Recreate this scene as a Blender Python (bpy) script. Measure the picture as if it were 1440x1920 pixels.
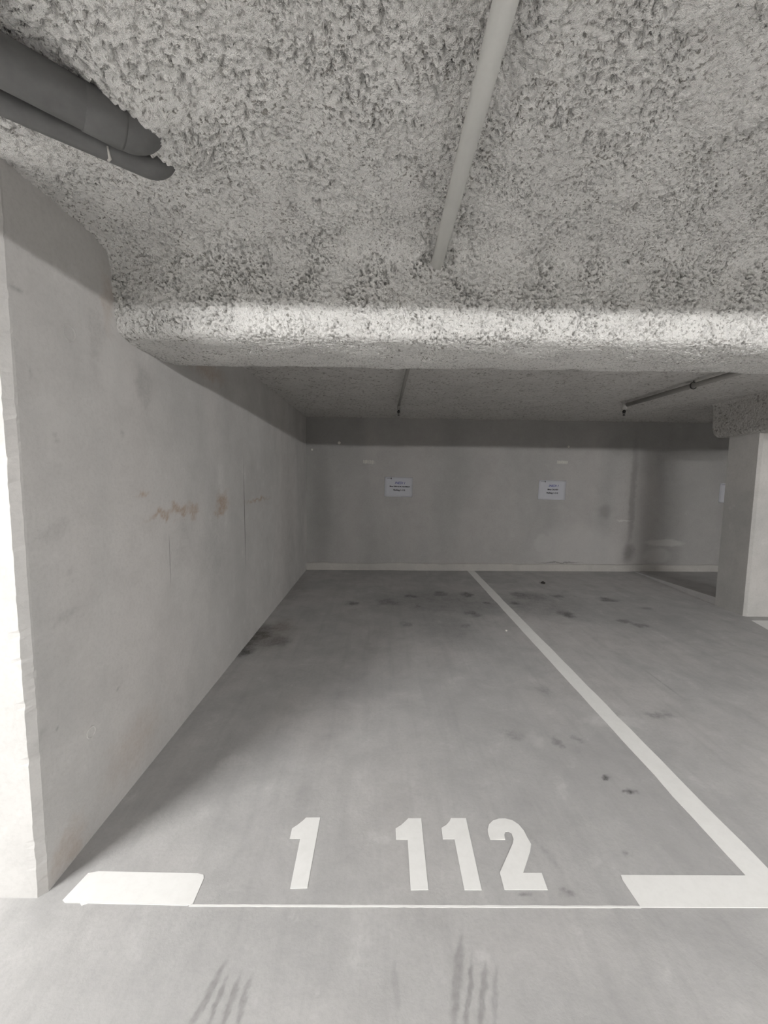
import bpy, bmesh, math
import numpy as np
from mathutils import Vector, Matrix

# ---------------------------------------------------------------- scene, camera, light
scene = bpy.context.scene
for o in list(bpy.data.objects):
    bpy.data.objects.remove(o, do_unlink=True)
COL = scene.collection

CAM_H, FPX, PITCH, YAW, ROLL = 1.4, 747.1, 0.0890, 0.0080, 0.0119
fw = Vector((math.sin(YAW)*math.cos(PITCH), math.cos(YAW)*math.cos(PITCH), -math.sin(PITCH)))
rt = Vector((math.cos(YAW), -math.sin(YAW), 0))
up = rt.cross(fw)
r2 = rt*math.cos(ROLL) + up*math.sin(ROLL)
u2 = up*math.cos(ROLL) - rt*math.sin(ROLL)
cam_data = bpy.data.cameras.new('camera')
cam_data.sensor_fit = 'VERTICAL'
cam_data.sensor_height = 36.0
cam_data.lens = FPX/1920*36.0
cam_data.clip_start = 0.02
cam = bpy.data.objects.new('camera', cam_data)
COL.objects.link(cam)
m = Matrix.Identity(4)
for i in range(3):
    m[i][0], m[i][1], m[i][2] = r2[i], u2[i], -fw[i]
m[2][3] = CAM_H
cam.matrix_world = m
scene.camera = cam

world = bpy.data.worlds.new('world')
scene.world = world
world.use_nodes = True
world.node_tree.nodes['Background'].inputs[0].default_value = (0.5, 0.5, 0.5, 1)
world.node_tree.nodes['Background'].inputs[1].default_value = 0.0   # closed underground room

scene.view_settings.view_transform = 'Standard'
scene.view_settings.look = 'None'
scene.view_settings.gamma = 1.0
scene.view_settings.use_curve_mapping = False
scene.view_settings.exposure = 0.12
LAMP_LEFT, LAMP_RIGHT, LAMP_FAR = 560.0, 580.0, 60.0     # emission of the tube lamps in the aisle
LAMP_Z = 2.09
scene.cycles.max_bounces = 6
scene.cycles.diffuse_bounces = 4
scene.cycles.use_adaptive_sampling = True
scene.cycles.adaptive_threshold = 0.05
scene.cycles.adaptive_min_samples = 16

# ---------------------------------------------------------------- helpers
def link(o, parent=None, label=None, cat=None, group=None, kind=None):
    COL.objects.link(o)
    if parent: o.parent = parent
    if label: o['label'] = label
    if cat: o['category'] = cat
    if group: o['group'] = group
    if kind: o['kind'] = kind
    return o

def mesh_obj(name, verts, faces, mat, parent=None, smooth=False, **kw):
    me = bpy.data.meshes.new(name)
    me.from_pydata([tuple(v) for v in verts], [], faces)
    me.update()
    me.materials.append(mat)
    if smooth:
        me.polygons.foreach_set('use_smooth', [True]*len(me.polygons))
    return link(bpy.data.objects.new(name, me), parent, **kw)

def bm_obj(name, bm, mat, parent=None, smooth=False, **kw):
    bmesh.ops.recalc_face_normals(bm, faces=bm.faces)
    me = bpy.data.meshes.new(name)
    bm.to_mesh(me); bm.free()
    me.materials.append(mat)
    if smooth:
        me.polygons.foreach_set('use_smooth', [True]*len(me.polygons))
    return link(bpy.data.objects.new(name, me), parent, **kw)

def empty(name, loc, label, cat, group=None):
    o = bpy.data.objects.new(name, None)
    o.empty_display_size = 0.05
    o.location = loc
    return link(o, None, label, cat, group)

def prism(poly, z0, z1, bm=None):
    """extrude a plan polygon from z0 to z1"""
    bm = bm or bmesh.new()
    lo = [bm.verts.new((x, y, z0)) for x, y in poly]
    hi = [bm.verts.new((x, y, z1)) for x, y in poly]
    n = len(poly)
    bm.faces.new(hi); bm.faces.new(lo[::-1])
    for i in range(n):
        bm.faces.new((lo[i], lo[(i+1) % n], hi[(i+1) % n], hi[i]))
    return bm

def box(x0, x1, y0, y1, z0, z1, bm=None):
    return prism([(x0, y0), (x1, y0), (x1, y1), (x0, y1)], z0, z1, bm)

def tube(path, r, bm=None, seg=24, cap=True):
    """round tube along a path of points; r may be a list"""
    bm = bm or bmesh.new()
    P = [Vector(p) for p in path]
    rs = r if isinstance(r, (list, tuple)) else [r]*len(P)
    rings = []
    t0 = (P[1]-P[0]).normalized()
    ref = Vector((0, 0, 1)) if abs(t0.z) < 0.9 else Vector((1, 0, 0))
    nrm = t0.cross(ref).normalized()
    for i, p in enumerate(P):
        a = P[max(i-1, 0)]; c = P[min(i+1, len(P)-1)]
        t = (c-a).normalized() if (c-a).length > 1e-9 else t0
        nrm = (nrm - t*nrm.dot(t)).normalized()
        b = t.cross(nrm)
        rings.append([bm.verts.new(p + nrm*math.cos(2*math.pi*k/seg)*rs[i] + b*math.sin(2*math.pi*k/seg)*rs[i]) for k in range(seg)])
    for A, B in zip(rings, rings[1:]):
        for k in range(seg):
            bm.faces.new((A[k], A[(k+1) % seg], B[(k+1) % seg], B[k]))
    if cap:
        bm.faces.new(rings[0][::-1]); bm.faces.new(rings[-1])
    return bm

def lathe(profile, center, bm=None, seg=20):
    """profile of (radius, z) about a vertical axis"""
    return tube([(center[0], center[1], center[2]+z) for _, z in profile], [max(r, 1e-4) for r, _ in profile], bm, seg)

# vectorised gradient noise -------------------------------------------------
def _hash(ix, iy, iz, seed):
    h = (ix.astype(np.uint32)*np.uint32(374761393) + iy.astype(np.uint32)*np.uint32(668265263)
         + iz.astype(np.uint32)*np.uint32(2147483647) + np.uint32(seed)*np.uint32(1274126177))
    h = (h ^ (h >> np.uint32(13)))*np.uint32(1274126177)
    h = (h ^ (h >> np.uint32(16)))*np.uint32(2246822519)
    return h ^ (h >> np.uint32(15))
GRAD = np.array([(1,1,0),(-1,1,0),(1,-1,0),(-1,-1,0),(1,0,1),(-1,0,1),(1,0,-1),(-1,0,-1),
                 (0,1,1),(0,-1,1),(0,1,-1),(0,-1,-1),(1,1,0),(-1,1,0),(0,-1,1),(0,-1,-1)], dtype=np.float32)
def noise(P, scale, seed=0):
    q = (P*scale).astype(np.float32)
    i = np.floor(q).astype(np.int64); f = q-i
    w = f*f*f*(f*(f*6-15)+10)
    out = np.zeros(len(P), dtype=np.float32)
    for dx in (0, 1):
        for dy in (0, 1):
            for dz in (0, 1):
                g = GRAD[_hash(i[:, 0]+dx, i[:, 1]+dy, i[:, 2]+dz, seed) & np.uint32(15)]
                d = g[:, 0]*(f[:, 0]-dx) + g[:, 1]*(f[:, 1]-dy) + g[:, 2]*(f[:, 2]-dz)
                ww = (w[:, 0] if dx else 1-w[:, 0])*(w[:, 1] if dy else 1-w[:, 1])*(w[:, 2] if dz else 1-w[:, 2])
                out += ww*d
    return out
def sstep(a, b, x):
    t = np.clip((x-a)/(b-a), 0, 1)
    return t*t*(3-2*t)

def flock_height(P, amp=1.0):
    """outward relief of sprayed flock: smooth lumps, crumbs, and small torn pits"""
    W = P + 0.005*np.stack([noise(P, 55, 11), noise(P, 55, 12), noise(P, 55, 13)], 1)
    h = 0.0100*noise(P, 6, 1) + 0.0050*noise(P, 16, 2)
    h += 0.0022*(1-np.abs(noise(W, 34, 3))*2.4)          # billowy clots
    h += 0.0020*noise(W, 80, 4) + 0.0016*noise(W, 150, 5)
    patch = sstep(-0.25, 0.20, noise(P, 7, 21) + 0.5*noise(P, 15, 22))  # calmer, trowelled patches
    pit = sstep(0.20, 0.34, noise(W, 62, 6)) * (0.28+0.72*patch)
    pit2 = sstep(0.24, 0.38, noise(W, 115, 7)) * (0.4+0.6*patch)
    h -= 0.0165*pit + 0.0120*pit2
    return h*amp

def grid_obj(name, V, nu, nv, mat, **kw):
    """V: (nu*nv,3) row-major over u then v"""
    me = bpy.data.meshes.new(name)
    me.vertices.add(nu*nv)
    me.vertices.foreach_set('co', V.astype(np.float32).ravel())
    a = (np.arange(nu-1)[:, None]*nv + np.arange(nv-1)[None, :]).ravel()
    idx = np.stack([a, a+1, a+nv+1, a+nv], 1).astype(np.int32)
    nf = len(idx)
    me.loops.add(nf*4); me.polygons.add(nf)
    me.loops.foreach_set('vertex_index', idx.ravel())
    me.polygons.foreach_set('loop_start', np.arange(0, nf*4, 4, dtype=np.int32))
    me.polygons.foreach_set('use_smooth', np.ones(nf, dtype=bool))
    me.update(calc_edges=True)
    me.materials.append(mat)
    return link(bpy.data.objects.new(name, me), **kw)

# ---------------------------------------------------------------- materials
class NT:
    def __init__(self, name):
        self.mat = bpy.data.materials.new(name)
        self.mat.use_nodes = True
        self.nt = self.mat.node_tree
        self.bsdf = self.nt.nodes['Principled BSDF']
    def n(self, t, **kw):
        nd = self.nt.nodes.new(t)
        for k, v in kw.items(): setattr(nd, k, v)
        return nd
    def l(self, a, b): self.nt.links.new(a, b)
    def pos(self): return self.n('ShaderNodeNewGeometry').outputs['Position']
    def swiz(self, src, a, b):
        s = self.n('ShaderNodeSeparateXYZ'); self.l(src, s.inputs[0])
        c = self.n('ShaderNodeCombineXYZ')
        self.l(s.outputs[a], c.inputs[0]); self.l(s.outputs[b], c.inputs[1])
        return c.outputs[0]
    def noise(self, vec, scale, detail=4, rough=0.6, dist=0.0):
        t = self.n('ShaderNodeTexNoise')
        t.inputs['Scale'].default_value = scale; t.inputs['Detail'].default_value = detail
        t.inputs['Roughness'].default_value = rough; t.inputs['Distortion'].default_value = dist
        self.l(vec, t.inputs['Vector'])
        return t
    def scale(self, vec, s):
        t = self.n('ShaderNodeMapping'); t.inputs['Scale'].default_value = s
        self.l(vec, t.inputs['Vector']); return t.outputs[0]
    def rng(self, v, a, b, c, d, smooth=False):
        t = self.n('ShaderNodeMapRange')
        if smooth: t.interpolation_type = 'SMOOTHSTEP'
        for i, x in zip((1, 2, 3, 4), (a, b, c, d)): t.inputs[i].default_value = x
        self.l(v, t.inputs[0]); return t.outputs[0]
    def mul(self, a, b):
        t = self.n('ShaderNodeMath', operation='MULTIPLY')
        self.l(a, t.inputs[0])
        if isinstance(b, (int, float)): t.inputs[1].default_value = b
        else: self.l(b, t.inputs[1])
        return t.outputs[0]
    def mix(self, fac, a, b, mode='MIX'):
        t = self.n('ShaderNodeMix', data_type='RGBA', blend_type=mode)
        if isinstance(fac, (int, float)): t.inputs[0].default_value = fac
        else: self.l(fac, t.inputs[0])
        for i, c in ((6, a), (7, b)):
            if isinstance(c, (tuple, list)): t.inputs[i].default_value = (*c[:3], 1)
            else: self.l(c, t.inputs[i])
        return t.outputs[2]
    def warp(self, vec, scale, amt, detail=3):
        nz = self.noise(vec, scale, detail)
        s = self.n('ShaderNodeVectorMath', operation='SUBTRACT'); self.l(nz.outputs['Color'], s.inputs[0])
        s.inputs[1].default_value = (0.5, 0.5, 0.5)
        k = self.n('ShaderNodeVectorMath', operation='SCALE'); self.l(s.outputs[0], k.inputs[0]); k.inputs['Scale'].default_value = amt
        a = self.n('ShaderNodeVectorMath', operation='ADD'); self.l(vec, a.inputs[0]); self.l(k.outputs[0], a.inputs[1])
        f = self.n('ShaderNodeVectorMath', operation='MULTIPLY'); self.l(a.outputs[0], f.inputs[0]); f.inputs[1].default_value = (1, 1, 0)
        return f.outputs[0]
    def stain(self, vec, e, soft=0.6):
        cx, cy, rx, ry, ang, s = e
        mp = self.n('ShaderNodeMapping', vector_type='TEXTURE')
        mp.inputs['Location'].default_value = (cx, cy, 0); mp.inputs['Rotation'].default_value = (0, 0, ang)
        mp.inputs['Scale'].default_value = (rx*1.25, ry*1.25, 1)
        self.l(vec, mp.inputs[0])
        ln = self.n('ShaderNodeVectorMath', operation='LENGTH'); self.l(mp.outputs[0], ln.inputs[0])
        return self.rng(ln.outputs['Value'], 1.0, 1.0-soft, 0.0, s, True)
    def stains(self, vec, col, L, tint, soft=0.6, brk=None):
        """one union mask for a family of marks with the same colour"""
        acc = None
        for e in L:
            f = self.stain(vec, e, soft)
            if acc is None: acc = f
            else:
                t = self.n('ShaderNodeMath', operation='MAXIMUM'); self.l(acc, t.inputs[0]); self.l(f, t.inputs[1]); acc = t.outputs[0]
        if brk is not None: acc = self.mul(acc, brk)
        return self.mix(acc, col, tint)
    def bump(self, h, strength, dist, prev=None):
        b = self.n('ShaderNodeBump'); b.inputs['Strength'].default_value = strength; b.inputs['Distance'].default_value = dist
        self.l(h, b.inputs['Height'])
        if prev is not None: self.l(prev, b.inputs['Normal'])
        return b.outputs[0]
    def finish(self, col=None, rough=0.8, normal=None, spec=0.3):
        if col is not None:
            if isinstance(col, (tuple, list)): self.bsdf.inputs['Base Color'].default_value = (*col[:3], 1)
            else: self.l(col, self.bsdf.inputs['Base Color'])
        if isinstance(rough, (int, float)): self.bsdf.inputs['Roughness'].default_value = rough
        else: self.l(rough, self.bsdf.inputs['Roughness'])
        self.bsdf.inputs['Specular IOR Level'].default_value = spec
        if normal is not None: self.l(normal, self.bsdf.inputs['Normal'])
        return self.mat

def plain(name, col, rough=0.6, spec=0.4, metal=0.0, var=0.12, scale=40):
    t = NT(name); p = t.pos()
    nz = t.noise(p, scale, 5, 0.65)
    c = t.mix(nz.outputs['Fac'], tuple(x*(1-var) for x in col), tuple(min(1, x*(1+var)) for x in col))
    t.bsdf.inputs['Metallic'].default_value = metal
    return t.finish(c, rough, t.bump(nz.outputs['Fac'], 0.12, 0.002), spec)

# --- flock
def flock_mat(name, base, fine=1.0, scl=1.0):
    t = NT(name); p = t.pos()
    big = t.noise(p, 3.5, 2, 0.6); mid = t.noise(p, 55*scl, 2, 0.7); spk = t.noise(p, 85*scl, 2, 0.65, 0.6)
    c = t.mix(t.rng(big.outputs['Fac'], .3, .7, 0, 1), tuple(x*.93 for x in base), tuple(min(1, x*1.05) for x in base))
    # dark grey fibre flecks, also colouring in the shade of small pits
    pat = t.rng(t.noise(p, 9, 2, .6).outputs['Fac'], .36, .60, .45, 1.0)
    c = t.mix(t.mul(t.mul(t.rng(spk.outputs['Fac'], .55, .64, 0, .85), pat), fine), c, (base[0]*.34, base[1]*.33, base[2]*.31))
    c = t.mix(t.rng(mid.outputs['Fac'], .5, .75, 0, .35), c, (base[0]*.84, base[1]*.80, base[2]*.79))
    nrm = t.bump(t.noise(p, 120*scl, 3, 0.75).outputs['Fac'], 1.0, 0.012)
    return t.finish(c, 0.95, nrm, 0.1)

# --- concrete
def concrete(name, base, plane, dark=(), light=(), baked=False, stretch=(1, 1, 1), rough=0.75, brown=(0.30, 0.20, 0.14), line=(.1, .1, .1), streaks=False, mottle=1.0, lines=()):
    t = NT(name); p = t.pos()
    v = t.swiz(p, *plane)
    big = t.noise(t.scale(p, stretch), 0.9, 2, 0.62, 0.4)
    cl = t.noise(p, 5.0, 4, 0.70, 0.3); fine = t.noise(p, 60, 3, 0.75)
    c = t.mix(t.rng(big.outputs['Fac'], .28, .72, 0, 1), tuple(x*.86 for x in base), tuple(min(1, x*1.10) for x in base))
    c = t.mix(t.rng(cl.outputs['Fac'], .46, .70, 0, .38*mottle), c, tuple(x*.74 for x in base))
    c = t.mix(t.rng(cl.outputs['Fac'], .42, .26, 0, .5*mottle), c, tuple(min(1, x*1.18) for x in base))
    c = t.mix(t.rng(fine.outputs['Fac'], .45, .72, 0, .32), c, tuple(x*.70 for x in base))
    c = t.mix(t.rng(big.outputs['Fac'], .45, .65, 0, .2), c, (base[0]*1.02, base[1]*.95, base[2]*.93))
    if streaks:      # long polishing streaks running into the bay
        st = t.noise(t.scale(v, (16, 1.1, 1)), 1.0, 2, 0.6)
        c = t.mix(t.rng(st.outputs['Fac'], .5, .72, 0, .26), c, tuple(x*.68 for x in base))
    if baked:        # stain masks carried by the mesh: dark, brown, light, line marks
        at = t.n('ShaderNodeVertexColor', layer_name='stain')
        sp = t.n('ShaderNodeSeparateColor'); t.l(at.outputs['Color'], sp.inputs[0])
        brk = t.rng(fine.outputs['Fac'], .30, .58, .55, 1.0)
        c = t.mix(t.mul(sp.outputs[2], brk), c, tuple(min(1, x*1.32) for x in base))
        c = t.mix(t.mul(sp.outputs[0], brk), c, tuple(x*.18 for x in base))
        c = t.mix(t.mul(sp.outputs[1], brk), c, brown)
        c = t.mix(at.outputs['Alpha'], c, line)
    if lines: c = t.stains(v, c, lines, line, 0.6)
    if dark or light:
        w = t.warp(v, 8, 0.09, 3)
        if light: c = t.stains(w, c, light, tuple(min(1, x*1.5) for x in base), 0.45)
        if dark: c = t.stains(w, c, dark, tuple(x*.25 for x in base), 0.75)
    return t.finish(c, t.rng(cl.outputs['Fac'], .3, .7, rough-.1, rough+.08), t.bump(fine.outputs['Fac'], 0.25, 0.003), 0.3)

def stain_mask(P, L, soft, warp, wscale, seed):
    """union of soft, irregular blotches; P is (n,2)"""
    Q = np.stack([P[:, 0], P[:, 1], np.zeros(len(P))], 1)
    wx = warp*(noise(Q, wscale, seed) + .6*noise(Q, wscale*2.3, seed+1) + .4*noise(Q, wscale*5, seed+2))
    wy = warp*(noise(Q, wscale, seed+3) + .6*noise(Q, wscale*2.3, seed+4) + .4*noise(Q, wscale*5, seed+5))
    brk = 0.74 + 0.26*sstep(-.25, .2, noise(Q, wscale*1.7, seed+6) + .6*noise(Q, wscale*4, seed+7))
    out = np.zeros(len(P))
    for cx, cy, rx, ry, ang, st in L:
        rx_, ry_ = rx*1.3, ry*1.3
        k = min(1.0, 2.2*min(rx, ry)/warp)            # small marks wobble less
        dx, dy = P[:, 0]+wx*k-cx, P[:, 1]+wy*k-cy
        ca, sa = math.cos(ang), math.sin(ang)
        d = np.hypot((dx*ca+dy*sa)/rx_, (-dx*sa+dy*ca)/ry_)
        out = np.maximum(out, st*sstep(1.0, 1.0-soft, d))
    return out*brk
def set_masks(o, D, R, L, A):
    at = o.data.color_attributes.new('stain', 'FLOAT_COLOR', 'POINT')
    at.data.foreach_set('color', np.stack([D, R, L, A], 1).astype(np.float32).ravel())

FLOOR_DARK = [(-0.296, 4.302, 0.082, 0.074, 0.0, 0.5), (0.089, 4.356, 0.167, 0.171, 0.0, 0.35), (0.375, 4.579, 0.094, 0.084, 0.0, 0.55), (0.416, 4.212, 0.07, 0.054, 0.0, 0.4), (0.728, 4.679, 0.116, 0.153, 0.0, 0.5), (1.048, 4.644, 0.103, 0.13, 0.0, 0.6), (0.962, 3.994, 0.1, 0.113, 0.0, 0.5), (0.803, 3.65, 0.066, 0.054, 0.0, 0.4), (0.256, 3.692, 0.061, 0.069, 0.0, 0.3), (1.193, 4.346, 0.06, 0.076, 0.0, 0.45), (1.514, 4.355, 0.079, 0.076, 0.0, 0.55), (1.689, 4.687, 0.144, 0.132, 0.0, 0.5), (0.758, 4.367, 0.895, 0.492, 0.0, 0.22), (0.633, 3.64, 0.298, 0.528, 0.0, 0.15), (1.78, 4.61, 0.256, 0.213, 0.0, 0.4), (1.927, 4.004, 0.084, 0.13, 0.0, 0.55), (2.115, 4.613, 0.097, 0.086, 0.0, 0.4), (2.652, 4.506, 0.114, 0.082, 0.0, 0.5), (2.429, 3.815, 0.086, 0.059, 0.0, 0.45), (2.505, 3.704, 0.084, 0.056, 0.0, 0.5), (2.923, 4.213, 0.06, 0.072, 0.0, 0.3), (1.758, 4.34, 0.539, 0.488, 0.0, 0.22), (1.682, 2.255, 0.104, 0.048, 0.0, 0.35), (0.957, 2.0, 0.028, 0.052, 0.0, 0.35), (1.081, 2.014, 0.026, 0.043, 0.0, 0.3), (1.075, 1.753, 0.017, 0.013, 0.0, 0.75), (1.127, 1.674, 0.027, 0.016, 0.0, 0.75), (0.935, 1.362, 0.016, 0.012, 0.0, 0.35), (0.733, 2.064, 0.082, 0.054, 0.0, 0.2), (1.108, 2.518, 0.053, 0.079, 0.0, 0.2), (0.649, 1.226, 0.033, 0.014, 0.0, 0.35), (0.5, 1.217, 0.026, 0.005, 0.0, 0.35), (-1.077, 3.354, 0.101, 0.171, 0.0, 0.97), (-1.106, 3.065, 0.093, 0.115, 0.0, 0.75), (-0.884, 3.266, 0.161, 0.131, 0.0, 0.4), (-1.042, 3.532, 0.097, 0.126, 0.0, 0.5)]
FLOOR_BROWN = [(-0.914, 3.607, 0.127, 0.21, 0.0, 0.5), (-1.075, 4.796, 0.159, 0.675, 0.0, 0.25), (-0.976, 3.382, 0.275, 0.346, 0.0, 0.3)]
FLOOR_LIGHT = [(1.364, 2.19, 0.182, 0.056, 0.0, 0.6), (0.844, 2.011, 0.043, 0.06, 0.0, 0.35), (0.802, 1.354, 0.018, 0.025, 0.0, 0.35), (0.018, 1.422, 0.041, 0.029, 0.0, 0.45), (0.319, 1.058, 0.023, 0.011, 0.0, 0.5), (-0.151, 0.966, 0.006, 0.011, 0.0, 0.3), (-0.255, 1.146, 0.015, 0.013, 0.0, 0.35), (0.163, 1.704, 0.024, 0.025, 0.0, 0.3), (0.498, 1.723, 0.03, 0.023, 0.0, 0.3), (1.172, 1.737, 0.012, 0.013, 0.0, 0.4), (1.163, 3.54, 0.01, 0.026, 0.0, 0.8), (-0.015, 1.444, 0.025, 0.014, 0.0, 0.3)]
TYRE = [(-0.452, 0.962, 0.078, 0.01, 1.31, 0.45), (-0.422, 0.946, 0.06, 0.008, 1.462, 0.45), (-0.385, 0.946, 0.06, 0.009, 1.47, 0.45), (-0.352, 0.944, 0.057, 0.009, 1.544, 0.4), (0.23, 0.998, 0.121, 0.013, 1.269, 0.4), (0.256, 0.966, 0.089, 0.008, 1.24, 0.45), (0.292, 0.96, 0.083, 0.01, 1.238, 0.45), (0.323, 0.954, 0.076, 0.008, 1.249, 0.3), (0.055, 0.98, 0.058, 0.01, 1.622, 0.2), (-0.197, 2.46, 0.863, 0.092, -1.74, 0.1), (0.634, 1.374, 0.092, 0.011, -1.18, 0.2)]
FLOOR_JOINT = [(1.956, 2.484, 0.339, 0.004, -1.583, 0.4)]
WALL_RUST = [(1.989, 1.197, 0.12, 0.021, 0.0, 0.5), (2.172, 1.203, 0.114, 0.029, 0.0, 0.55), (2.334, 1.18, 0.079, 0.038, 0.0, 0.4), (2.77, 1.208, 0.121, 0.066, 0.0, 0.55), (2.718, 1.138, 0.09, 0.029, 0.0, 0.5), (3.552, 1.178, 0.393, 0.014, 0.0, 0.5), (1.844, 1.304, 0.062, 0.014, 0.0, 0.4), (1.724, 0.178, 0.225, 0.145, 0.0, 0.15), (1.324, 0.065, 0.091, 0.096, 0.0, 0.25), (1.661, 2.09, 0.038, 0.126, 0.0, 0.2), (2.588, 2.058, 0.31, 0.066, 0.0, 0.3)]
WALL_DARK = [(1.386, 1.528, 0.018, 0.014, 0.0, 0.3), (1.714, 1.556, 0.018, 0.022, 0.0, 0.35), (1.26, 1.958, 0.025, 0.008, 0.0, 0.5), (1.392, 1.036, 0.033, 0.019, 0.0, 0.2), (1.197, 1.2, 0.014, 0.013, 0.0, 0.4), (1.359, 0.894, 0.057, 0.019, 0.0, 0.2), (1.36, 1.194, 0.068, 0.036, 0.0, 0.15), (2.184, 1.0, 0.087, 0.024, 0.0, 0.15), (1.892, 1.8, 0.059, 0.098, 0.0, 0.25), (2.217, 1.055, 0.072, 0.179, 0.0, 0.12), (1.305, 0.526, 0.009, 0.006, 0.0, 0.5), (1.602, 0.492, 0.013, 0.007, 0.0, 0.6), (1.285, 1.708, 0.009, 0.014, 0.0, 0.4), (1.588, 1.902, 0.041, 0.162, 0.0, 0.18), (2.618, 0.873, 0.25, 0.316, 0.0, 0.12), (4.727, 0.703, 0.381, 1.016, 0.0, 0.18), (1.241, 0.523, 0.027, 0.035, 0.0, 0.2)]
WALL_LIGHT = [(1.69, 0.094, 0.033, 0.02, 0.0, 0.4), (3.55, 1.727, 0.21, 0.277, 0.0, 0.3), (1.699, 1.808, 0.134, 0.131, 0.0, 0.2), (1.376, 1.588, 0.133, 0.107, 0.0, 0.15)]
boost = lambda L, k: [(*e[:5], min(1.0, e[5]*k)) for e in L]
FLOOR_DARK, FLOOR_BROWN, WALL_RUST, TYRE = boost(FLOOR_DARK, 1.5), boost(FLOOR_BROWN, 1.3), boost(WALL_RUST, 1.45), boost(TYRE, 1.15)
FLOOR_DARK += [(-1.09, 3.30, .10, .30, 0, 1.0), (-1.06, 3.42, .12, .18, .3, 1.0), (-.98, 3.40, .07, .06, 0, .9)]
WALL_LINES = [(3.21, 1.08, 0.008, 0.45, 0, .8), (2.06, 0.95, 0.0035, 0.14, 0, .6)]
BACK_DARK = [(3.374, 0.905, 0.106, 0.129, 0.0, 0.3), (3.783, 1.136, 0.057, 0.963, 0.0, 0.35), (3.776, 0.289, 0.107, 0.181, 0.0, 0.5), (2.732, 0.126, 0.369, 0.013, 0.0, 0.6), (-0.883, 0.85, 0.173, 1.03, 0.0, 0.2), (2.311, 2.156, 0.793, 0.077, 0.0, 0.0)]
BACK_LIGHT = [(4.32, 0.442, 0.299, 0.049, 0.0, 0.5), (4.226, 0.242, 0.216, 0.115, 0.0, 0.35), (3.677, 0.779, 0.115, 0.016, 0.0, 0.5), (2.971, 0.29, 0.697, 0.41, 0.0, 0.25), (2.472, 0.411, 0.163, 0.163, 0.0, 0.3)]

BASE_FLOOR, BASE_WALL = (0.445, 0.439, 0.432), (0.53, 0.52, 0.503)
M_FLOOR = concrete('floor_concrete', BASE_FLOOR, (0, 1), baked=True, rough=0.6, streaks=True, mottle=1.5, line=(0.15, 0.147, 0.143), brown=(0.20, 0.165, 0.135))
M_LEFT = concrete('left_wall_concrete', BASE_WALL, (1, 2), baked=True, stretch=(1, 1.6, .5), brown=(0.34, 0.225, 0.14), line=(.12, .11, .10), lines=WALL_LINES)
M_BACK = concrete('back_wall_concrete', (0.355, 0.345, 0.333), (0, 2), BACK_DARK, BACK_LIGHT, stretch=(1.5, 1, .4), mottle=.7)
M_SIDE = concrete('plain_concrete', BASE_WALL, (0, 2))
M_SIDE_YZ = concrete('plain_concrete_side', BASE_WALL, (1, 2))
M_PILLAR = concrete('pillar_concrete', (0.46, 0.45, 0.43), (1, 2))
M_SKIRT = concrete('skirting_mortar', (0.42, 0.405, 0.38), (0, 2))
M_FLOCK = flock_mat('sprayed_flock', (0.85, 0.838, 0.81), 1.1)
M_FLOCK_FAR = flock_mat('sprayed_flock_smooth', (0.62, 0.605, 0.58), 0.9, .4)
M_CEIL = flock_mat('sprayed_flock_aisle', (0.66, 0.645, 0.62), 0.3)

def paint_mat():
    t = NT('road_paint'); p = t.pos()
    a = t.noise(p, 30, 6, 0.7); b = t.noise(p, 7, 4, 0.6)
    c = t.mix(t.rng(a.outputs['Fac'], .45, .8, 0, .35), (0.80, 0.795, 0.775), (0.66, 0.655, 0.63))
    c = t.mix(t.rng(b.outputs['Fac'], .45, .75, 0, .3), c, (0.70, 0.695, 0.67))
    sc = t.noise(t.scale(p, (9, 2, 1)), 9, 5, 0.7, 0.8)
    c = t.mix(t.rng(sc.outputs['Fac'], .68, .76, 0, .45), c, (0.45, 0.445, 0.43))
    return t.finish(c, 0.55, t.bump(a.outputs['Fac'], 0.15, 0.002), 0.3)
M_PAINT = paint_mat()
M_PIPE_WHITE = plain('pale_grey_pvc', (0.76, 0.755, 0.72), 0.5, 0.4, var=0.06, scale=14)
M_PIPE_FAR = plain('dull_galvanised_pipe', (0.30, 0.29, 0.27), 0.6, 0.4, var=0.15)
M_ELBOW = plain('pale_dusty_elbow', (0.48, 0.47, 0.45), 0.6)
M_PIPE_DARK = plain('dusty_dark_grey_pvc', (0.13, 0.13, 0.127), 0.55, 0.4, var=0.30, scale=22)
M_BLACK = plain('blackened_metal', (0.022, 0.02, 0.02), 0.5, 0.4)
M_PAPER = plain('printed_paper', (0.84, 0.84, 0.88), 0.7, 0.2, var=0.03, scale=12)
M_INK = plain('black_ink', (0.03, 0.03, 0.04), 0.7, 0.2)
M_BLUE = plain('blue_ink', (0.10, 0.10, 0.36), 0.7, 0.2)
M_GREYINK = plain('grey_ink', (0.22, 0.22, 0.27), 0.7, 0.2)
M_RESIDUE = plain('label_residue', (0.50, 0.49, 0.45), 0.8, 0.2, var=.25, scale=90)
M_HOUSING = plain('lamp_housing', (0.7, 0.7, 0.7), 0.5)
M_STONE = plain('dark_grit', (0.05, 0.045, 0.04), 0.8)
M_CHIP = plain('pale_chip', (0.6, 0.58, 0.54), 0.8)
def emis(name, s):
    t = NT(name)
    nz = t.noise(t.pos(), 3, 2)
    t.l(t.mix(nz.outputs['Fac'], (1.0, .99, .98), (1.0, .995, .99)), t.bsdf.inputs['Emission Color'])
    t.bsdf.inputs['Emission Strength'].default_value = s
    return t.finish((.8, .8, .8), 0.4)

# ---------------------------------------------------------------- the setting
XW = -1.10                       # bay face of the left wall
YE = 1.205                       # its free end
ZC = 2.303                       # underside of the near ceiling
ZF = 2.247                       # underside of the far ceiling
def yb(x): return 5.8907 + 0.0194*x

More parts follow.
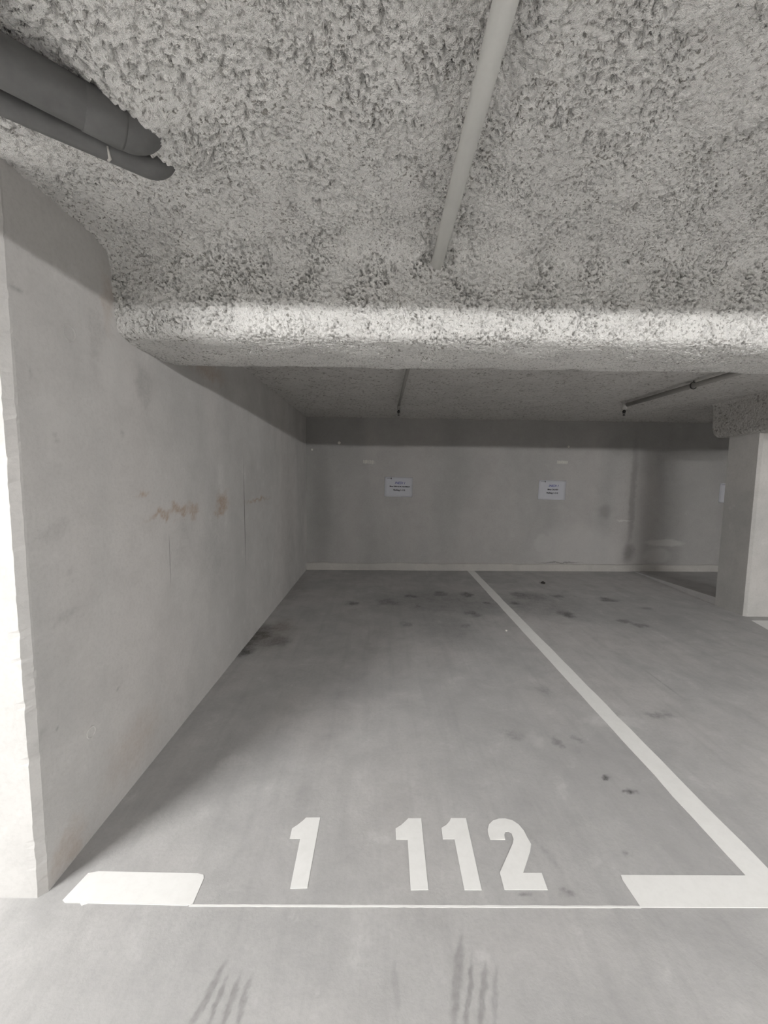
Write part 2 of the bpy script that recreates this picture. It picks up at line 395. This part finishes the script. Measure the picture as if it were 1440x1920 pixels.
def spaced(a, b, d0, d1):
    out = [a]
    while out[-1] < b:
        out.append(out[-1] + d0 + (d1-d0)*(out[-1]-a)/(b-a))
    return out
gx = [-11, -4, -1.3] + list(np.arange(-1.16, -.62, .010)) + list(np.arange(-.62, .46, .005)) + list(np.arange(.46, 4.4, .012)) + [4.7, 7, 11]
gy = [-8, -2, .3] + spaced(.62, 6.05, .006, .034) + [7]
gx, gy = np.array(gx, dtype=float), np.array(gy, dtype=float)
P = np.stack([np.repeat(gx, len(gy)), np.tile(gy, len(gx)), np.zeros(len(gx)*len(gy))], 1)
o = grid_obj('floor', P[:, [0, 1, 2]], len(gx), len(gy), M_FLOOR, kind='structure', label='grey polished concrete floor with tyre marks and stains')
o.data.flip_normals()
set_masks(o, stain_mask(P[:, :2], FLOOR_DARK, .75, .045, 9, 100), stain_mask(P[:, :2], FLOOR_BROWN, .9, .05, 8, 120),
          stain_mask(P[:, :2], FLOOR_LIGHT, .6, .03, 16, 140), np.maximum(stain_mask(P[:, :2], TYRE, .6, .006, 30, 160), stain_mask(P[:, :2], FLOOR_JOINT, .5, .003, 20, 180)))
# left wall: its plan outline (with chamfered arrises) swept up; the arris is a little chipped
wy_ = spaced(YE+.022, 6.3, .008, .034)
plan = [(XW-.28, 6.3), (XW-.28, YE+.022), (XW-.262, YE), (XW-.05, YE), (XW-.018, YE), (XW, YE+.022)] + [(XW, y) for y in wy_[1:]]
wz_ = np.arange(0, 2.46, .011)
plan = np.array(plan); nP, nZ = len(plan), len(wz_)
P = np.stack([np.repeat(plan[:, 0], nZ), np.repeat(plan[:, 1], nZ), np.tile(wz_, nP)], 1)
ar = np.repeat(np.isin(np.arange(nP), (4, 5)), nZ)
P[:, 0] += ar*(.0012*noise(P, 22, 61) - .002*sstep(.25, .5, noise(P, 30, 62)))
P[:, 1] += ar*(.0012*noise(P, 24, 63) + .003*sstep(.28, .5, noise(P, 26, 64)))
P[:, 0] += np.where(ar, 0, .0035*noise(P, 1.6, 65))*(P[:, 0] > XW-.01)
wl = grid_obj('wall_left', P, nP, nZ, M_LEFT, kind='structure', label='cast concrete wall left of the parking bay with rust streaks')
wl.data.flip_normals()
wl.data.polygons.foreach_set('use_smooth', np.zeros(len(wl.data.polygons), dtype=bool))
Q = P[:, 1:3]; face = (P[:, 0] > XW-.012)*1.0
set_masks(wl, face*stain_mask(Q, WALL_DARK, .8, .05, 9, 200), face*stain_mask(Q, WALL_RUST, .8, .05, 12, 220),
          face*stain_mask(Q, WALL_LIGHT, .8, .05, 9, 240), 0*face)
bm = prism([(-11, yb(-11)), (11, yb(11)), (11, yb(11)+.3), (-11, yb(-11)+.3)], 0, 2.45)
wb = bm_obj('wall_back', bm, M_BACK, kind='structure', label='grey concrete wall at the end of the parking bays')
bm_obj('wall_rear', box(-11, 11, -8.3, -8, 0, 2.45), M_SIDE, kind='structure', label='concrete wall across the aisle behind the viewer')
bm_obj('wall_right', box(11, 11.3, -8, 6.5, 0, 2.45), M_SIDE_YZ, kind='structure', label='concrete wall at the far right end')
bm_obj('wall_far_left', box(-11.3, -11, -8, 6.5, 0, 2.45), M_SIDE_YZ, kind='structure', label='concrete wall at the far left end')

# skirting upstand along the foot of the back wall, slightly uneven
N = 80
xs = np.linspace(XW-0.02, 9, N)
V, F = [], []
rngs = np.random.default_rng(4)
for i, x in enumerate(xs):
    hh = 0.105 + 0.004*math.sin(x*5.1) + 0.003*rngs.standard_normal()
    y = yb(x) - 0.012 + 0.0015*math.sin(x*9)
    V += [(x, y-.012, -0.01), (x, y-.008, hh-.008), (x, y, hh), (x, yb(x)+.01, hh+.004)]
    if i:
        for k in range(3):
            a = (i-1)*4+k; F.append((a, a+4, a+5, a+1))
mesh_obj('baseboard_back', V, F, M_SKIRT, kind='structure', label='pale mortar skirting along the foot of the back wall')

dB = Vector((.705, .709, 0)); pB = Vector((-0.640, 1.060, 2.243))     # ends of the two dark pipes
dS = Vector((.770, .638, 0)); pS = Vector((-0.650, 1.169, 2.236))
# --- near ceiling and the sprayed beam: one continuous relief, split where the beam starts
def arc(c, r, a0, a1, n):
    return [(c[0]+r*math.cos(math.radians(a0+(a1-a0)*k/n)), c[1]+r*math.sin(math.radians(a0+(a1-a0)*k/n))) for k in range(n+1)]
prof = [(0.45, ZC), (1.55, ZC)]
prof += [(1.60, ZC-.004), (1.635, ZC-.016), (1.662, ZC-.026), (1.680, ZC-.045), (1.688, 2.23), (1.695, 2.17), (1.702, 2.09), (1.708, 2.02)]   # cove, beam face
prof += [(1.718, 1.985), (1.75, 1.970), (1.80, 1.964), (1.86, 1.962), (1.95, 1.961), (2.08, 1.967), (2.18, 1.978)]                                # rounded arris, underside
prof += [(2.24, 1.992), (2.28, 2.02), (2.30, 2.07), (2.31, 2.14), (2.33, 2.21), (2.36, ZF+.02), (2.42, ZF+.05)]
prof = np.array(prof)
# resample
seg = np.hypot(*np.diff(prof, axis=0).T); s = np.concatenate([[0], np.cumsum(seg)])
STEP = 0.0037
def resample(s0, s1, step):
    n = max(2, int(round((s1-s0)/step))+1)
    ss = np.linspace(s0, s1, n)
    return np.stack([np.interp(ss, s, prof[:, 0]), np.interp(ss, s, prof[:, 1])], 1), ss
def smoothp(p, k):
    for _ in range(k):
        p[1:-1] = .25*p[:-2]+.5*p[1:-1]+.25*p[2:]
    return p
def relief_sheet(p, xs, amp, sag=True, edge=True):
    """profile p (y,z) swept along xs and displaced along its normal, which points into the room"""
    d = np.gradient(p, axis=0); d /= np.linalg.norm(d, axis=1)[:, None]
    nrm = np.stack([d[:, 1], -d[:, 0]], 1)             # right-hand side of travel = towards the room
    nu, nv = len(xs), len(p)
    X = np.repeat(xs, nv); Y = np.tile(p[:, 0], nu); Z = np.tile(p[:, 1], nu)
    NY = np.tile(nrm[:, 0], nu); NZ = np.tile(nrm[:, 1], nu)
    P = np.stack([X, Y, Z], 1)
    h = flock_height(P, amp)
    if sag: h = h*(1-.45*sstep(1.66, 1.74, Y))       # the beam was smoothed more
    if sag:                                            # the beam's hand-sprayed waviness
        f = np.clip((Y-1.5)/.3, 0, 1)
        h = h + f*(0.007*noise(np.stack([X, Y*.3, Z*.3], 1), 2.2, 31) + 0.006*noise(np.stack([X, Y, Z], 1), 7, 32))
    if edge:
        e = np.minimum(1, np.minimum(X-xs[0], xs[-1]-X)/.06)
        h = h*np.clip(e, 0, 1)
    # torn pockets where the white pipe enters the beam
    for (cx, cy, cz, rr, dp) in ((0.175, 1.665, 2.27, .022, .020), (0.262, 1.66, 2.275, .030, .024), (0.245, 1.70, 2.235, .016, .014)):
        dd = np.sqrt((X-cx)**2+(Y-cy)**2+(Z-cz)**2)
        h = h - dp*(1-sstep(rr*.4, rr, dd+.006*noise(P, 90, 41)))
    # flock pulled over the dark pipes
    A = (X-pB.x)*dB.x + (Y-pB.y)*dB.y; Bp = (X-pB.x)*dB.y - (Y-pB.y)*dB.x      # along / towards the viewer
    rag = .022*noise(P, 26, 71) + .014*noise(P, 60, 72)
    h = h + .062*sstep(-.17, .03, A+rag)*sstep(.30, .05, A)*sstep(-.075, .005, Bp+rag-.06*sstep(-.15, 0, A)+.05)*sstep(.22, .04, Bp)
    A = (X-pS.x)*dS.x + (Y-pS.y)*dS.y; Bp = (X-pS.x)*dS.y - (Y-pS.y)*dS.x
    h = h + .05*sstep(-.06, .045, A+rag)*sstep(.20, .06, A)*sstep(-.05, .01, Bp+rag)*sstep(.12, .03, Bp)
    return np.stack([X, Y+NY*h, Z+NZ*h], 1), nu, nv
xs_d = np.arange(-1.45, 2.40+1e-6, STEP)
fullp, ss = resample(0, s[-1], STEP)
fullp = smoothp(fullp, 12)
V, nu, nv = relief_sheet(fullp, xs_d, 1.0)
cut = int(np.searchsorted(fullp[:, 0], 1.585))
V3 = V.reshape(nu, nv, 3)
grid_obj('ceiling', V3[:, :cut+1].reshape(-1, 3), nu, cut+1, M_FLOCK, kind='structure', label='ceiling sprayed with rough pale grey flock')
grid_obj('ceiling_beam', V3[:, cut:].reshape(-1, 3), nu, nv-cut, M_FLOCK, kind='structure',
         label='rounded flock-covered beam crossing above the bay')
cp, _ = resample(0, s[-1], 0.02); cp = smoothp(cp, 2)
for k, (x0, x1) in enumerate(((-11, -1.45), (2.40, 11))):
    xx = np.linspace(x0, x1, 300)
    V, nu, nv = relief_sheet(cp, xx, 0.55)
    grid_obj('ceiling_beam', V, nu, nv, M_FLOCK, kind='structure', label='flock-covered ceiling and beam continuing beyond the bay')
# aisle ceiling behind the viewer
xx = np.linspace(-11, 11, 220); yy = np.linspace(-8, 0.47, 85)
P = np.stack([np.repeat(xx, 85), np.tile(yy, 220), np.full(220*85, ZC)], 1)
P[:, 2] -= flock_height(P, 0.6)*np.clip((0.47-P[:, 1])/.1, 0, 1)
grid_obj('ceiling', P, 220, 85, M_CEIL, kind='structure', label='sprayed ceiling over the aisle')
# a second, shallower sprayed beam above the viewer, between the bay and the aisle lamps
pb = np.array([(-0.10, ZC+.01), (-0.05, ZC-.03), (-0.03, 2.14)] + arc((.01, 2.12), .04, 185, 268, 4) + [(.2, 2.078), (.37, 2.078)] + arc((.39, 2.12), .04, 272, 355, 4) + [(.44, ZC-.03), (.50, ZC+.01)])
V, nu, nv = relief_sheet(pb, np.linspace(-11, 11, 500), 0.35, sag=False)
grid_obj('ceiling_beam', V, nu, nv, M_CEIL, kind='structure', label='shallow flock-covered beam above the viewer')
# far ceiling beyond the beam
nx, ny = 420, 190
xx = np.linspace(-1.15, 6.5, nx); yy = np.linspace(2.30, 6.1, ny)
P = np.stack([np.repeat(xx, ny), np.tile(yy, nx), np.full(nx*ny, ZF)], 1)
P[:, 2] -= 0.45*flock_height(P, 1.0) + .006*noise(P, 1.7, 51)
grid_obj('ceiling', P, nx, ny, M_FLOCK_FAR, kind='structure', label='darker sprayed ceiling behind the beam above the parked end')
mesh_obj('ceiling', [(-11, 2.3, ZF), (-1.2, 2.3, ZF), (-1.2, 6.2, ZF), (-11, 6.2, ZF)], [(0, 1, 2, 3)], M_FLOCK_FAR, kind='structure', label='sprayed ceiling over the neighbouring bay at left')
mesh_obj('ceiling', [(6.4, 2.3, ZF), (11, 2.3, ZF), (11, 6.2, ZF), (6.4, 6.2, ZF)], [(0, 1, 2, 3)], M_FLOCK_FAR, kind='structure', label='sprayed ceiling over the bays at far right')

# --- right pillar, with chamfered corners
px0, px1, py0, py1 = 3.775, 4.20, 3.985, 4.375
c_ = .022
bm = prism([(px0, py0+c_), (px0+c_, py0), (px1-c_, py0), (px1, py0+c_), (px1, py1-c_), (px1-c_, py1), (px0+c_, py1), (px0, py1-c_)], 0, 2.3)
bm_obj('pillar', bm, M_PILLAR, kind='structure', label='square concrete pillar at the right edge between two bays')
# flock-covered cross beam over the pillar, running back from the main beam
def crossbeam():
    pr = [(3.66, ZF+.03), (3.70, ZF-.02), (3.715, 2.10), (3.72, 1.97)] + arc((3.795, 1.945), .07, 175, 268, 6) + [(3.95, 1.872), (4.14, 1.872)] + arc((4.18, 1.945), .07, 272, 360, 6) + [(4.26, 2.1), (4.30, ZF+.03)]
    pr = np.array(pr)
    sg = np.hypot(*np.diff(pr, axis=0).T); t_ = np.concatenate([[0], np.cumsum(sg)])
    q = np.linspace(0, t_[-1], 170)
    pr = np.stack([np.interp(q, t_, pr[:, 0]), np.interp(q, t_, pr[:, 1])], 1)
    ys = np.linspace(2.2, 4.62, 420)
    d = np.gradient(pr, axis=0); d /= np.linalg.norm(d, axis=1)[:, None]
    nr = np.stack([d[:, 1], -d[:, 0]], 1)      # outward (left, down, right)
    cen = np.array([3.98, 2.15])
    if np.sum((pr-cen)*nr) < 0: nr = -nr
    nu, nv = len(ys), len(pr)
    Yg = np.repeat(ys, nv); Xg = np.tile(pr[:, 0], nu); Zg = np.tile(pr[:, 1], nu)
    P = np.stack([Xg, Yg, Zg], 1)
    h = flock_height(P, .45)
    # rounded far end
    tt = np.clip((Yg-4.50)/.12, 0, 1)
    k = 1-np.sqrt(np.clip(1-tt**2, 0, 1))
    Xg = Xg + (cen[0]-Xg)*k; Zg = Zg + (ZF+.04-Zg)*k
    return np.stack([Xg+np.tile(nr[:, 0], nu)*h, Yg, Zg+np.tile(nr[:, 1], nu)*h], 1), nu, nv
V, nu, nv = crossbeam()
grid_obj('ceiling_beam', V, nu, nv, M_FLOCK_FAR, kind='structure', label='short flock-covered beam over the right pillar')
# slab of the next bay, a little higher along the pillar line
V = [(3.785, 4.30, 0), (3.785, yb(3.8), 0), (9, yb(9), 0), (9, 4.30, 0), (3.80, 4.30, .085), (3.86, yb(3.8), .004), (9, yb(9), .004), (9, 4.30, .085)]
mesh_obj('trim_1', V, [(0, 1, 5, 4), (4, 5, 6, 7), (0, 4, 7, 3), (3, 7, 6, 2)], M_FLOOR, kind='structure', label='slightly raised slab edge of the next bay behind the pillar')

# small wall details: filled formwork tie holes
def plug(name, y, z, r, hole):
    bm = bmesh.new()
    n = 20
    def ring(rr, x): return [bm.verts.new((XW+x, y+rr*math.cos(2*math.pi*k/n)*(1+.05*math.sin(3*k)), z+rr*math.sin(2*math.pi*k/n))) for k in range(n)]
    R = [ring(r*1.12, -.001), ring(r*1.05, .004), ring(r*.90, .004), ring(r*.80, .0022 if not hole else .0018)]
    for A, B in zip(R, R[1:]):
        for k in range(n): bm.faces.new((A[k], A[(k+1) % n], B[(k+1) % n], B[k]))
    bm.faces.new(R[-1])
    return bm_obj(name, bm, M_LEFT, wl)
plug('tie_hole_plug', 1.455, 1.887, .028, False)
plug('tie_hole_plug', 1.452, 0.412, .022, True)
# ---------------------------------------------------------------- floor markings
def paint(name, poly, label, cat='floor marking', group=None, th=.0018):
    bm = prism(poly, 0, th)
    return bm_obj(name, bm, M_PAINT, label=label, cat=cat, group=group)
paint('painted_digit', [(-0.293, 1.52), (-0.235, 1.521), (-0.236, 1.239), (-0.294, 1.238), (-0.298, 1.425), (-0.338, 1.425), (-0.339, 1.469), (-0.32, 1.486), (-0.303, 1.505)], 'white painted digit one standing alone at the left of the bay number', 'number')
paint('painted_digit', [(0.127, 1.519), (0.18, 1.519), (0.176, 1.235), (0.116, 1.234), (0.118, 1.424), (0.073, 1.424), (0.073, 1.471), (0.097, 1.488), (0.117, 1.508)], 'white painted digit one, first of the three digits 112', 'number')
paint('painted_digit', [(0.303, 1.521), (0.365, 1.521), (0.358, 1.235), (0.299, 1.235), (0.3, 1.426), (0.255, 1.426), (0.257, 1.475), (0.279, 1.489), (0.295, 1.506)], 'white painted digit one in the middle of 112', 'number')
paint('painted_digit', [(0.441, 1.469), (0.452, 1.492), (0.473, 1.51), (0.501, 1.52), (0.527, 1.521), (0.554, 1.512), (0.573, 1.493), (0.584, 1.465), (0.587, 1.433), (0.591, 1.406), (0.576, 1.376), (0.52, 1.294), (0.587, 1.294), (0.584, 1.236), (0.436, 1.236), (0.438, 1.295), (0.521, 1.408), (0.531, 1.428), (0.531, 1.453), (0.521, 1.461), (0.508, 1.459), (0.5, 1.446), (0.497, 1.425), (0.439, 1.425), (0.438, 1.45)], 'white painted digit two ending the bay number', 'number')
paint('painted_corner_mark', [(-1.031, 1.198), (-1.017, 1.19), (-0.969, 1.19), (-0.958, 1.182), (-0.942, 1.189), (-0.618, 1.183), (-0.6, 1.188), (-0.601, 1.27), (-0.608, 1.283), (-0.628, 1.288), (-0.981, 1.294), (-1.013, 1.287)], 'white painted block on the floor by the foot of the left wall')
paint('painted_corner_mark', [(0.868, 1.182), (1.86, 1.182), (1.858, 1.288), (0.866, 1.288), (0.862, 1.27)], 'white painted block at the front end of the long bay stripe')
ys = np.linspace(1.288, yb(1.36)-.03, 40)
rg = np.random.default_rng(2)
L_ = [(1.312+.0015*rg.standard_normal(), y) for y in ys]; R_ = [(1.417+.0015*rg.standard_normal(), y) for y in ys]
paint('parking_bay_stripe', L_+R_[::-1], 'long white painted stripe running to the back wall between two bays', th=.0017)
xs_ = np.linspace(-0.61, 0.868, 60)
A = [(x, 1.1800+.0004*rg.standard_normal()) for x in xs_]; B = [(x, 1.1862+.0004*rg.standard_normal()) for x in xs_]
paint('layout_line', A+B[::-1], 'thin white layout line joining the two painted blocks', th=.0015)
paint('painted_corner_mark', [(3.74, 3.87), (4.15, 3.87), (4.15, 3.60), (3.66, 3.60)], 'white paint patch in front of the right pillar')

# ---------------------------------------------------------------- pipes
def bend(p_end, direc, r, zrise, n=8):
    """quarter bend from horizontal direction up to vertical"""
    out = []
    for k in range(n+1):
        a = math.pi/2*k/n
        out.append((p_end[0]+direc[0]*r*math.sin(a), p_end[1]+direc[1]*r*math.sin(a), p_end[2]+r*(1-math.cos(a))))
    out.append((out[-1][0], out[-1][1], out[-1][2]+zrise))
    return out

# white sprinkler feed pipe under the near ceiling
t = empty('sprinkler_pipe', (0.213, 1.0, 2.25), 'pale grey round pipe under the ceiling running into the beam', 'pipe')
o = bm_obj('pipe', tube([(0, -4.0, 0), (0, -1, 0), (0, 0.74, 0)], .0235, seg=28), M_PIPE_WHITE, t, True)
o = bm_obj('collar', tube([(0, 0.672, -.001), (0, 0.69, -.001), (0, 0.70, -.001)], [.029, .030, .026], seg=24), M_FLOCK, t, True)

# two dark pipes
t = empty('drain_pipe', (pB.x, pB.y, pB.z), 'thick dark grey drain pipe bending up into the flock', 'pipe')
q = [tuple(dB*-2.6), tuple(dB*-1.3), tuple(dB*-0.02)] + [tuple(Vector(x)) for x in bend((0, 0, 0), (dB.x, dB.y), .05, .03)]
bm_obj('pipe', tube(q, .0465, seg=36), M_PIPE_DARK, t, True)
bm_obj('socket', tube([tuple(dB*-.082), tuple(dB*-.080), tuple(dB*-.006), tuple(dB*.0)], [.0468, .0485, .0485, .0468], seg=36), M_PIPE_DARK, t, True)
bm_obj('flock_flake', tube([tuple(dB*-.232+Vector((.028, -.028, -.026))), tuple(dB*-.224+Vector((.024, -.024, -.031)))], [.0035, .002], seg=6), M_CHIP, t)
t = empty('drain_pipe', (pS.x, pS.y, pS.z), 'thinner dark grey pipe beside the thick one, behind it', 'pipe')
q = [tuple(dS*-2.6), tuple(dS*-1.3), tuple(dS*-0.02)] + bend((0, 0, 0), (dS.x, dS.y), .05, .05)
bm_obj('pipe', tube(q, .0285, seg=30), M_PIPE_DARK, t, True)
bm_obj('flock_drip', tube([tuple(Vector((-.066, -.055, -.030))), tuple(Vector((-.058, -.06, -.029))), tuple(Vector((-.052, -.078, -.012)))], [.003, .004, .002], seg=8), M_CHIP, t, True)

# far sprinklers
def sprinkler(x, yend, z, label, hanger=None, r=.014):
    t = empty('sprinkler_pipe', (x, yend, z), label, 'sprinkler')
    bm_obj('pipe', tube([(0, 2.25-yend, 0), (0, -1, 0), (0, -.05, 0)], r, seg=16), M_PIPE_FAR, t, True)
    el = [(0, -.055, 0), (0, -.03, 0)] + [(0, -.03+.03*math.sin(a), -.03*(1-math.cos(a))) for a in (.4, .8, 1.2, 1.571)] + [(0, 0, -.045)]
    bm_obj('elbow', tube(el, r*1.3, seg=16), M_ELBOW if hanger else M_PIPE_FAR, t, True)
    hd = bm_obj('sprinkler_head', lathe([(.006, -.045), (.012, -.05), (.017, -.058), (.017, -.072), (.010, -.078), (.004, -.082), (.0035, -.098), (.0045, -.106)], (0, 0, 0), seg=14), M_BLACK, t, True)
    bm = bmesh.new()
    for sx in (-1, 1):
        tube([(sx*.011, 0, -.074), (sx*.013, 0, -.088), (sx*.004, 0, -.104)], .0022, bm, 8)
    bm_obj('frame_arms', bm, M_BLACK, hd)
    bm_obj('deflector', lathe([(.004, -.104), (.014, -.106), (.014, -.108), (.003, -.109)], (0, 0, 0), seg=14), M_BLACK, hd)
    if hanger is not None:
        bm = bmesh.new()
        n = 16
        ring = [(r*1.35*math.cos(2*math.pi*k/n), 0, r*1.35*math.sin(2*math.pi*k/n)) for k in range(n+1)]
        tube([(p[0], hanger-yend, p[2]) for p in ring], .004, bm, 8, False)
        tube([(0, hanger-yend, r*1.3), (0, hanger-yend, .09)], .004, bm, 8)
        h = bm_obj('hanger', bm, M_BLACK, t)
sprinkler(0.19, 4.62, 2.200, 'thin sprinkler pipe with a black head, above the left sign')
sprinkler(2.66, 4.44, 2.205, 'sprinkler pipe with clamp and black head, above the right sign', 3.47, r=.021)

# ---------------------------------------------------------------- signs on the back wall
def text_mesh(body, size, shear=0.0, bold=0.0):
    cu = bpy.data.curves.new('lettering', 'FONT')
    cu.body = body; cu.size = size; cu.align_x = 'CENTER'; cu.align_y = 'CENTER'
    cu.shear = shear; cu.offset = bold; cu.extrude = 0.0004; cu.resolution_u = 3
    o = bpy.data.objects.new('lettering', cu); COL.objects.link(o)
    dg = bpy.context.evaluated_depsgraph_get()
    me = bpy.data.meshes.new_from_object(o.evaluated_get(dg))
    bpy.data.objects.remove(o); bpy.data.curves.remove(cu)
    return me
ANG = math.atan(0.0194)
def sign(x, zc, tilt, lines, label, w=.414, h=.291):
    t = empty('notice', (x, yb(x)-.002, zc), label, 'sign')
    t.rotation_euler = (0, tilt, ANG)
    bm = bmesh.new()
    n = 10     # a sheet with a faint curl at the corners
    for iy in range(n+1):
        for ix in range(n+1):
            a, b = ix/n-.5, iy/n-.5
            bm.verts.new((a*w, -.001-.004*max(0, abs(a)+abs(b)-.75)**1.2*4, b*h))
    bm.verts.ensure_lookup_table()
    for iy in range(n):
        for ix in range(n):
            k = iy*(n+1)+ix
            bm.faces.new([bm.verts[j] for j in (k, k+1, k+n+2, k+n+1)])
    g = bmesh.ops.solidify(bm, geom=bm.faces[:], thickness=.0006)
    bm_obj('sheet', bm, M_PAPER, t, True)
    for body, size, dx, dz, mat, sh, bold in lines:
        me = text_mesh(body, size, sh, bold)
        me.materials.clear(); me.materials.append(mat)
        o = bpy.data.objects.new('lettering', me)
        link(o, t); o.rotation_euler = (math.pi/2, 0, 0); o.location = (dx, -.0022, dz)
    # small header mark: a grey word-like strip closed by a dark block
    bm = bmesh.new()
    for k in range(6):
        x0 = -.172+k*.0085
        box(x0, x0+.006, -.0025, -.0018, .121, .121+(.006 if k % 2 else .009), bm)
    bm_obj('header_mark', bm, M_GREYINK, t)
    bm_obj('header_block', box(-.119, -.106, -.0025, -.0018, .113, .135), M_INK, t)
    return t
sign(.257, 1.246, math.radians(1.1), [('INEDI 1', .046, .020, .060, M_BLUE, .25, .0006), ('Mme HINA & M. ADAMICH', .0255, .018, .008, M_INK, .0, .0012), ('Parking 1-112', .031, .012, -.045, M_INK, .0, .0014)],
     'white paper notice reading Parking 1-112 on the back wall')
sign(2.552, 1.226, math.radians(1.2), [('INEDI 1', .046, .020, .062, M_BLUE, .25, .0006), ('Mme CALVET', .0275, .012, .008, M_INK, .0, .0012), ('Parking 1-113', .031, .006, -.043, M_INK, .0, .0014)],
     'white paper notice reading Parking 1-113 right of the stripe')
sign(5.315, 1.209, math.radians(0.8), [('INEDI 1', .046, .020, .060, M_BLUE, .25, .0006)], 'white paper notice almost hidden behind the right pillar')

# faint label residues above the notices
def residue(x, z, w, h, seed, label):
    rg = np.random.default_rng(seed)
    bm = bmesh.new()
    y = yb(x)
    cx = -w/2
    while cx < w/2-.006:
        ww = rg.uniform(.008, .02); gap = rg.uniform(.002, .006)
        j = rg.uniform(-.006, .006, 2)
        box(cx, min(cx+ww, w/2), -.0008, .003, -h/2+j[0], h/2+j[1], bm)
        cx += ww+gap
    o = bm_obj('label_residue', bm, M_RESIDUE, label=label, cat='label')
    o.location = (x, y-.0012, z); o.rotation_euler = (0, math.radians(1), ANG)
residue(-.184, 1.610, .165, .05, 3, 'faint pale label residue on the wall above the left notice')
residue(2.693, 1.642, .165, .045, 8, 'faint pale label residue on the wall above the right notice')

# anchors left in the back wall
def anchor(x, z, r, label):
    o = bm_obj('wall_anchor', lathe([(r*1.2, -.004), (r*1.2, .001), (r*.9, .005), (r*.4, .009), (.001, .010)], (0, 0, 0), seg=12), M_CHIP, smooth=True, label=label, cat='anchor')
    o.rotation_euler = (math.pi/2, 0, ANG); o.location = (x, yb(x), z)
anchor(-.618, 1.880, .018, 'small round plug near the top left of the back wall')
anchor(-1.013, 1.777, .013, 'small pale plug in the back wall beside the left corner')
anchor(2.769, 1.872, .015, 'small round plug high on the back wall above the right notice')

# grit on the floor
def grit(x, y, r, seed, mat, label):
    rg = np.random.default_rng(seed)
    bm = bmesh.new()
    bmesh.ops.create_icosphere(bm, subdivisions=2, radius=r)
    for v in bm.verts:
        v.co *= 1+.25*rg.uniform(-1, 1)
        v.co.z = max(-r*.5, v.co.z*.6)
    o = bm_obj('pebble', bm, mat, label=label, cat='debris')
    o.location = (x, y, r*.5)
grit(2.178, 5.20, .026, 1, M_STONE, 'small dark clod on the floor near the back wall')
grit(1.163, 3.54, .010, 2, M_CHIP, 'tiny pale chip on the floor left of the stripe')

# ---------------------------------------------------------------- aisle lamps (behind the viewer, they light the place)
def lamp(x, y, strength, label, length=1.5):
    t = empty('batten_lamp', (x, y, LAMP_Z), label, 'lamp')
    bm = box(-length/2-.02, length/2+.02, -.062, .062, 0, .05)
    bm_obj('housing', bm, M_HOUSING, t)
    n = 8
    V, F = [], []
    for sx in (-1, 1):
        for k in range(n+1):
            a = math.pi*k/n
            V.append((sx*length/2, -.05*math.cos(a), -.045*math.sin(a)-.0005))
    for k in range(n): F.append((k, k+1, n+2+k, n+1+k))
    F.append(tuple(range(n, -1, -1))); F.append(tuple(range(n+1, 2*n+2)))
    mesh_obj('diffuser', V, F, emis('lamp_diffuser', strength), t)
    for sx in (-.5, .5):
        bm_obj('suspension_rod', tube([(sx, 0, .045), (sx, 0, ZC-LAMP_Z+.02)], .006, None, 8), M_HOUSING, t)
lamp(-3.0, -1.0, LAMP_LEFT, 'tube lamp hung over the aisle at left')
lamp(3.5, -2.0, LAMP_RIGHT, 'tube lamp hung over the aisle at right')
lamp(10.0, -3.2, LAMP_FAR, 'tube lamp hung over the aisle at far right')
